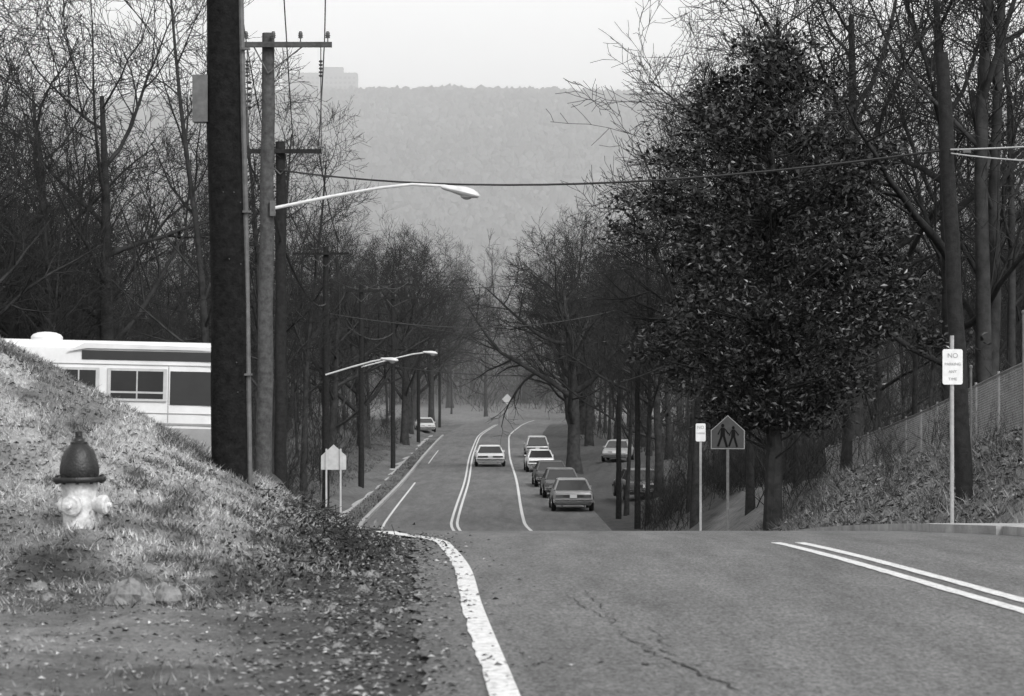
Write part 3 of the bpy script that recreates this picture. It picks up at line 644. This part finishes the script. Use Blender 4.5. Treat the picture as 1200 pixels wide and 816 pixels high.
# ------------------------------------------------------------------ cars
def car(x,y,tone,head=0,L=5.1,W=1.0,moving=False,roofH=1.38,wagon=False,dz=None):
    key='car_paint_%.2f'%tone
    if key not in M: M[key]=mat(key,tone,.3,.03,2,spec=.6)
    mb=MB(); h=L/2
    st=[(-h,.86,.36,.78),(-h+.06,.93,.3,.86),(-h+.35,.97,.28,.91),(-1.1,1,.28,.95),(0,1,.28,.95),(1.0,1,.28,.94),(h-.5,.97,.28,.85),(h-.08,.93,.3,.78),(h,.86,.36,.7)]
    vs=[];fs=[];cnt=10
    for yy,w,zb,zt in st:
        w*=W*.97
        half=[(w*.88,zb),(w*.98,zb+.14),(w,zb+.3*(zt-zb)+.1),(w*.97,zt-.1),(w*.88,zt)]
        row=half+[(-a,b) for a,b in half[::-1]]
        vs+=[(a,yy,b) for a,b in row]
    for i in range(len(st)-1):
        for j in range(cnt): fs.append((i*cnt+j,i*cnt+(j+1)%cnt,(i+1)*cnt+(j+1)%cnt,(i+1)*cnt+j))
    fs.append(tuple(range(cnt))[::-1]); fs.append(tuple((len(st)-1)*cnt+j for j in range(cnt)))
    mb.add(vs,fs,key)
    rb=-h+.15 if wagon else -1.75; rt=-h+.55 if wagon else -1.15
    fb,ft=1.1,.35; wb,wt=W*.86,W*.66; z0,z1=.93,roofH
    b=[(-wb,rb,z0),(wb,rb,z0),(wb,fb,z0),(-wb,fb,z0)]; t=[(-wt,rt,z1),(wt,rt,z1),(wt,ft,z1),(-wt,ft,z1)]
    mb.add(b+t,[(0,1,5,4),(1,2,6,5),(2,3,7,6),(3,0,4,7)],'glass')
    mb.add([(a*1.03,c+(-.03 if i<2 else .03),z1-.01) for i,(a,c,_) in enumerate(t)]+[(a*1.0,c,z1+.035) for a,c,_ in t]+[(a*.85,c*.9,z1+.06) for a,c,_ in t],
      [(0,1,5,4),(1,2,6,5),(2,3,7,6),(3,0,4,7),(4,5,9,8),(5,6,10,9),(6,7,11,10),(7,4,8,11),(8,9,10,11),(3,2,1,0)],key)
    for i in range(4):
        mb.tube([b[i],t[i]],.045,key,6)
    for sx in(-1,1):
        mb.tube([(sx*wb,-.25,z0),(sx*wt,-.35,z1)],.035,key,6)
        mb.box((sx*(W*.93),.85,1.0),(.16,.08,.1),key)
    q=Matrix.Rotation(R(90),3,'Y')
    for sx in(-1,1):
        for yy in(-h+1.05,h-.95):
            mb.lathe([(.15,-.1),(.31,-.1),(.33,-.07),(.33,.07),(.31,.1),(.15,.1)],'tyre',c=(sx*W*.9,yy,.33),n=20,rot=q)
            mb.lathe([(.19,-.11),(.19,.11)],'chrome',c=(sx*W*.9,yy,.33),n=14,rot=q)
            mb.add([(sx*(W*.975),yy+.42*math.cos(R(a)),.33+.42*math.sin(R(a))) for a in range(-10,191,20)],[tuple(range(11))],'tyre')  # dark disc painted on the body for the shade of an unmodelled wheel well
    for e in(-1,1):
        mb.box((0,e*(h+.05),.5),(W*1.9,.14,.13),'chrome'); mb.box((0,e*(h+.125),.5),(W*1.75,.02,.04),'tyre')
        mb.box((0,e*(h+.015),.70),(W*1.5,.02,.13),'gray' if e>0 else 'dkstripe')
        for sx in(-1,1): mb.box((sx*W*.66,e*(h+.025),.70),(.34,.03,.13),'tail' if e<0 else 'lens')
        mb.box((0,e*(h+.04),.70),(.32,.02,.15),'plate')
    for sx in(-1,1): mb.tube([(sx*.5,-h+.3,.27),(sx*.5,-h-.05,.26)],.03,'tyre',6)
    on=float(XLE(y))<x<float(XRE(y)); sl=math.atan2(float(Z(y+2))-float(Z(y-2)),4) if on else 0
    zz=float(Z(y)) if on else float(H(x,y,True))+.04
    mb.build('car' if moving else 'parked_car',loc=(x,y,zz),rot=(sl,0,head),auto=True)
car(-1.55,178,.7,R(1.5),W=1.05,moving=True)
car(2.7,117,.22,R(1),W=.95); car(2.45,131,.1,R(2),roofH=1.42,W=.95); car(2.15,145,.06,R(2),W=.95); car(1.8,168,.65,R(2),W=.95); car(1.9,197,.45,R(1),L=4.6,roofH=1.55,wagon=True,W=.95)
car(-8.9,262,.5,R(185)); car(7.3,176,.25,R(172),W=.95); car(6.1,124,.05,R(6),W=.95)

# ------------------------------------------------------------------ chain link fence
mb=MB(); fy=np.arange(38,80,.09); H0=1.12
def fxy(y): return 8.7+.03*(y-44)
gz=[float(H(fxy(y),y,True)) for y in fy]
N_=len(fy); k=int(H0/.09)
for i in range(0,N_-k,1):
    a=(fxy(fy[i]),fy[i],gz[i]+.03); b=(fxy(fy[i+k]),fy[i+k],gz[i+k]+H0)
    mb.tube([a,b],.003,'fence',3,False); a=(fxy(fy[i+k]),fy[i+k],gz[i+k]+.03); b=(fxy(fy[i]),fy[i],gz[i]+H0); mb.tube([a,b],.003,'fence',3,False)
mb.tube([(fxy(fy[i]),fy[i],gz[i]+H0) for i in range(0,N_,12)],.018,'fence',6)
for i in range(0,N_,30): mb.tube([(fxy(fy[i]),fy[i],gz[i]-.3),(fxy(fy[i]),fy[i],gz[i]+H0+.06)],.026,'fence',7)
mb.build('chain_link_fence')
for x,y,h in((7.75,38.8,2.3),(7.35,41,1.9)):
    m=MB(); m.tube([(0,0,-.3),(0,0,h)],.02,'dullm',7); m.lathe([(.03,0),(.03,.03),(.01,.05)],'dullm',c=(0,0,h),n=8); m.build('metal_post',loc=(x,y,float(H(x,y))))

# ------------------------------------------------------------------ haze : real scattering air lying in the valley
hz_=MB(); hz_.box((0,2230,65),(5200,3940,260),'conc'); ho=hz_.build('valley_haze')
hm=bpy.data.materials.new('air_haze'); hm.use_nodes=True; nt=hm.node_tree; nt.nodes.clear()
o_=nt.nodes.new('ShaderNodeOutputMaterial'); v_=nt.nodes.new('ShaderNodeVolumeScatter'); v_.inputs['Color'].default_value=(1,1,1,1); v_.inputs['Density'].default_value=.00092; v_.inputs['Anisotropy'].default_value=0
nt.links.new(v_.outputs[0],o_.inputs['Volume']); ho.data.materials.clear(); ho.data.materials.append(hm)

# ------------------------------------------------------------------ light, sky, camera
el,az=R(42),R(150)
w=bpy.data.worlds.new('World'); scene.world=w; w.use_nodes=True; nt=w.node_tree
N=nt.nodes; Lk=nt.links
bg=N['Background']; sk=N.new('ShaderNodeTexSky'); sk.sky_type='NISHITA'; sk.sun_disc=False; sk.sun_elevation=el; sk.sun_rotation=az
sk.dust_density=6; sk.air_density=1.5; sk.ozone_density=1
bw=N.new('ShaderNodeRGBToBW'); Lk.new(sk.outputs[0],bw.inputs[0])
tc=N.new('ShaderNodeTexCoord'); sp=N.new('ShaderNodeSeparateXYZ'); Lk.new(tc.outputs['Generated'],sp.inputs[0])
mr=N.new('ShaderNodeMapRange'); mr.inputs['From Min'].default_value=0; mr.inputs['From Max'].default_value=.6; mr.inputs['To Min'].default_value=8.4; mr.inputs['To Max'].default_value=4.0
Lk.new(sp.outputs['Z'],mr.inputs['Value']); ad=N.new('ShaderNodeMath'); ad.operation='ADD'; Lk.new(bw.outputs[0],ad.inputs[0]); Lk.new(mr.outputs[0],ad.inputs[1])
Lk.new(ad.outputs[0],bg.inputs['Color']); bg.inputs['Strength'].default_value=.14
sd=bpy.data.lights.new('sun','SUN'); sd.energy=1.6; sd.angle=R(10); so=bpy.data.objects.new('sun',sd); scene.collection.objects.link(so)
dirv=Vector((math.sin(az)*math.cos(el),math.cos(az)*math.cos(el),math.sin(el)))
so.rotation_euler=dirv.to_track_quat('Z','Y').to_euler(); so.location=(0,0,50)
cd=bpy.data.cameras.new('camera'); co=bpy.data.objects.new('camera',cd); scene.collection.objects.link(co); scene.camera=co
co.location=(0,0,0); co.rotation_euler=(R(90),0,0); cd.lens=90; cd.sensor_width=36; cd.clip_start=.5; cd.clip_end=20000
cd.dof.use_dof=True; cd.dof.focus_distance=65; cd.dof.aperture_fstop=7.1
scene.view_settings.view_transform='Standard'; scene.view_settings.look='None'; scene.view_settings.exposure=0
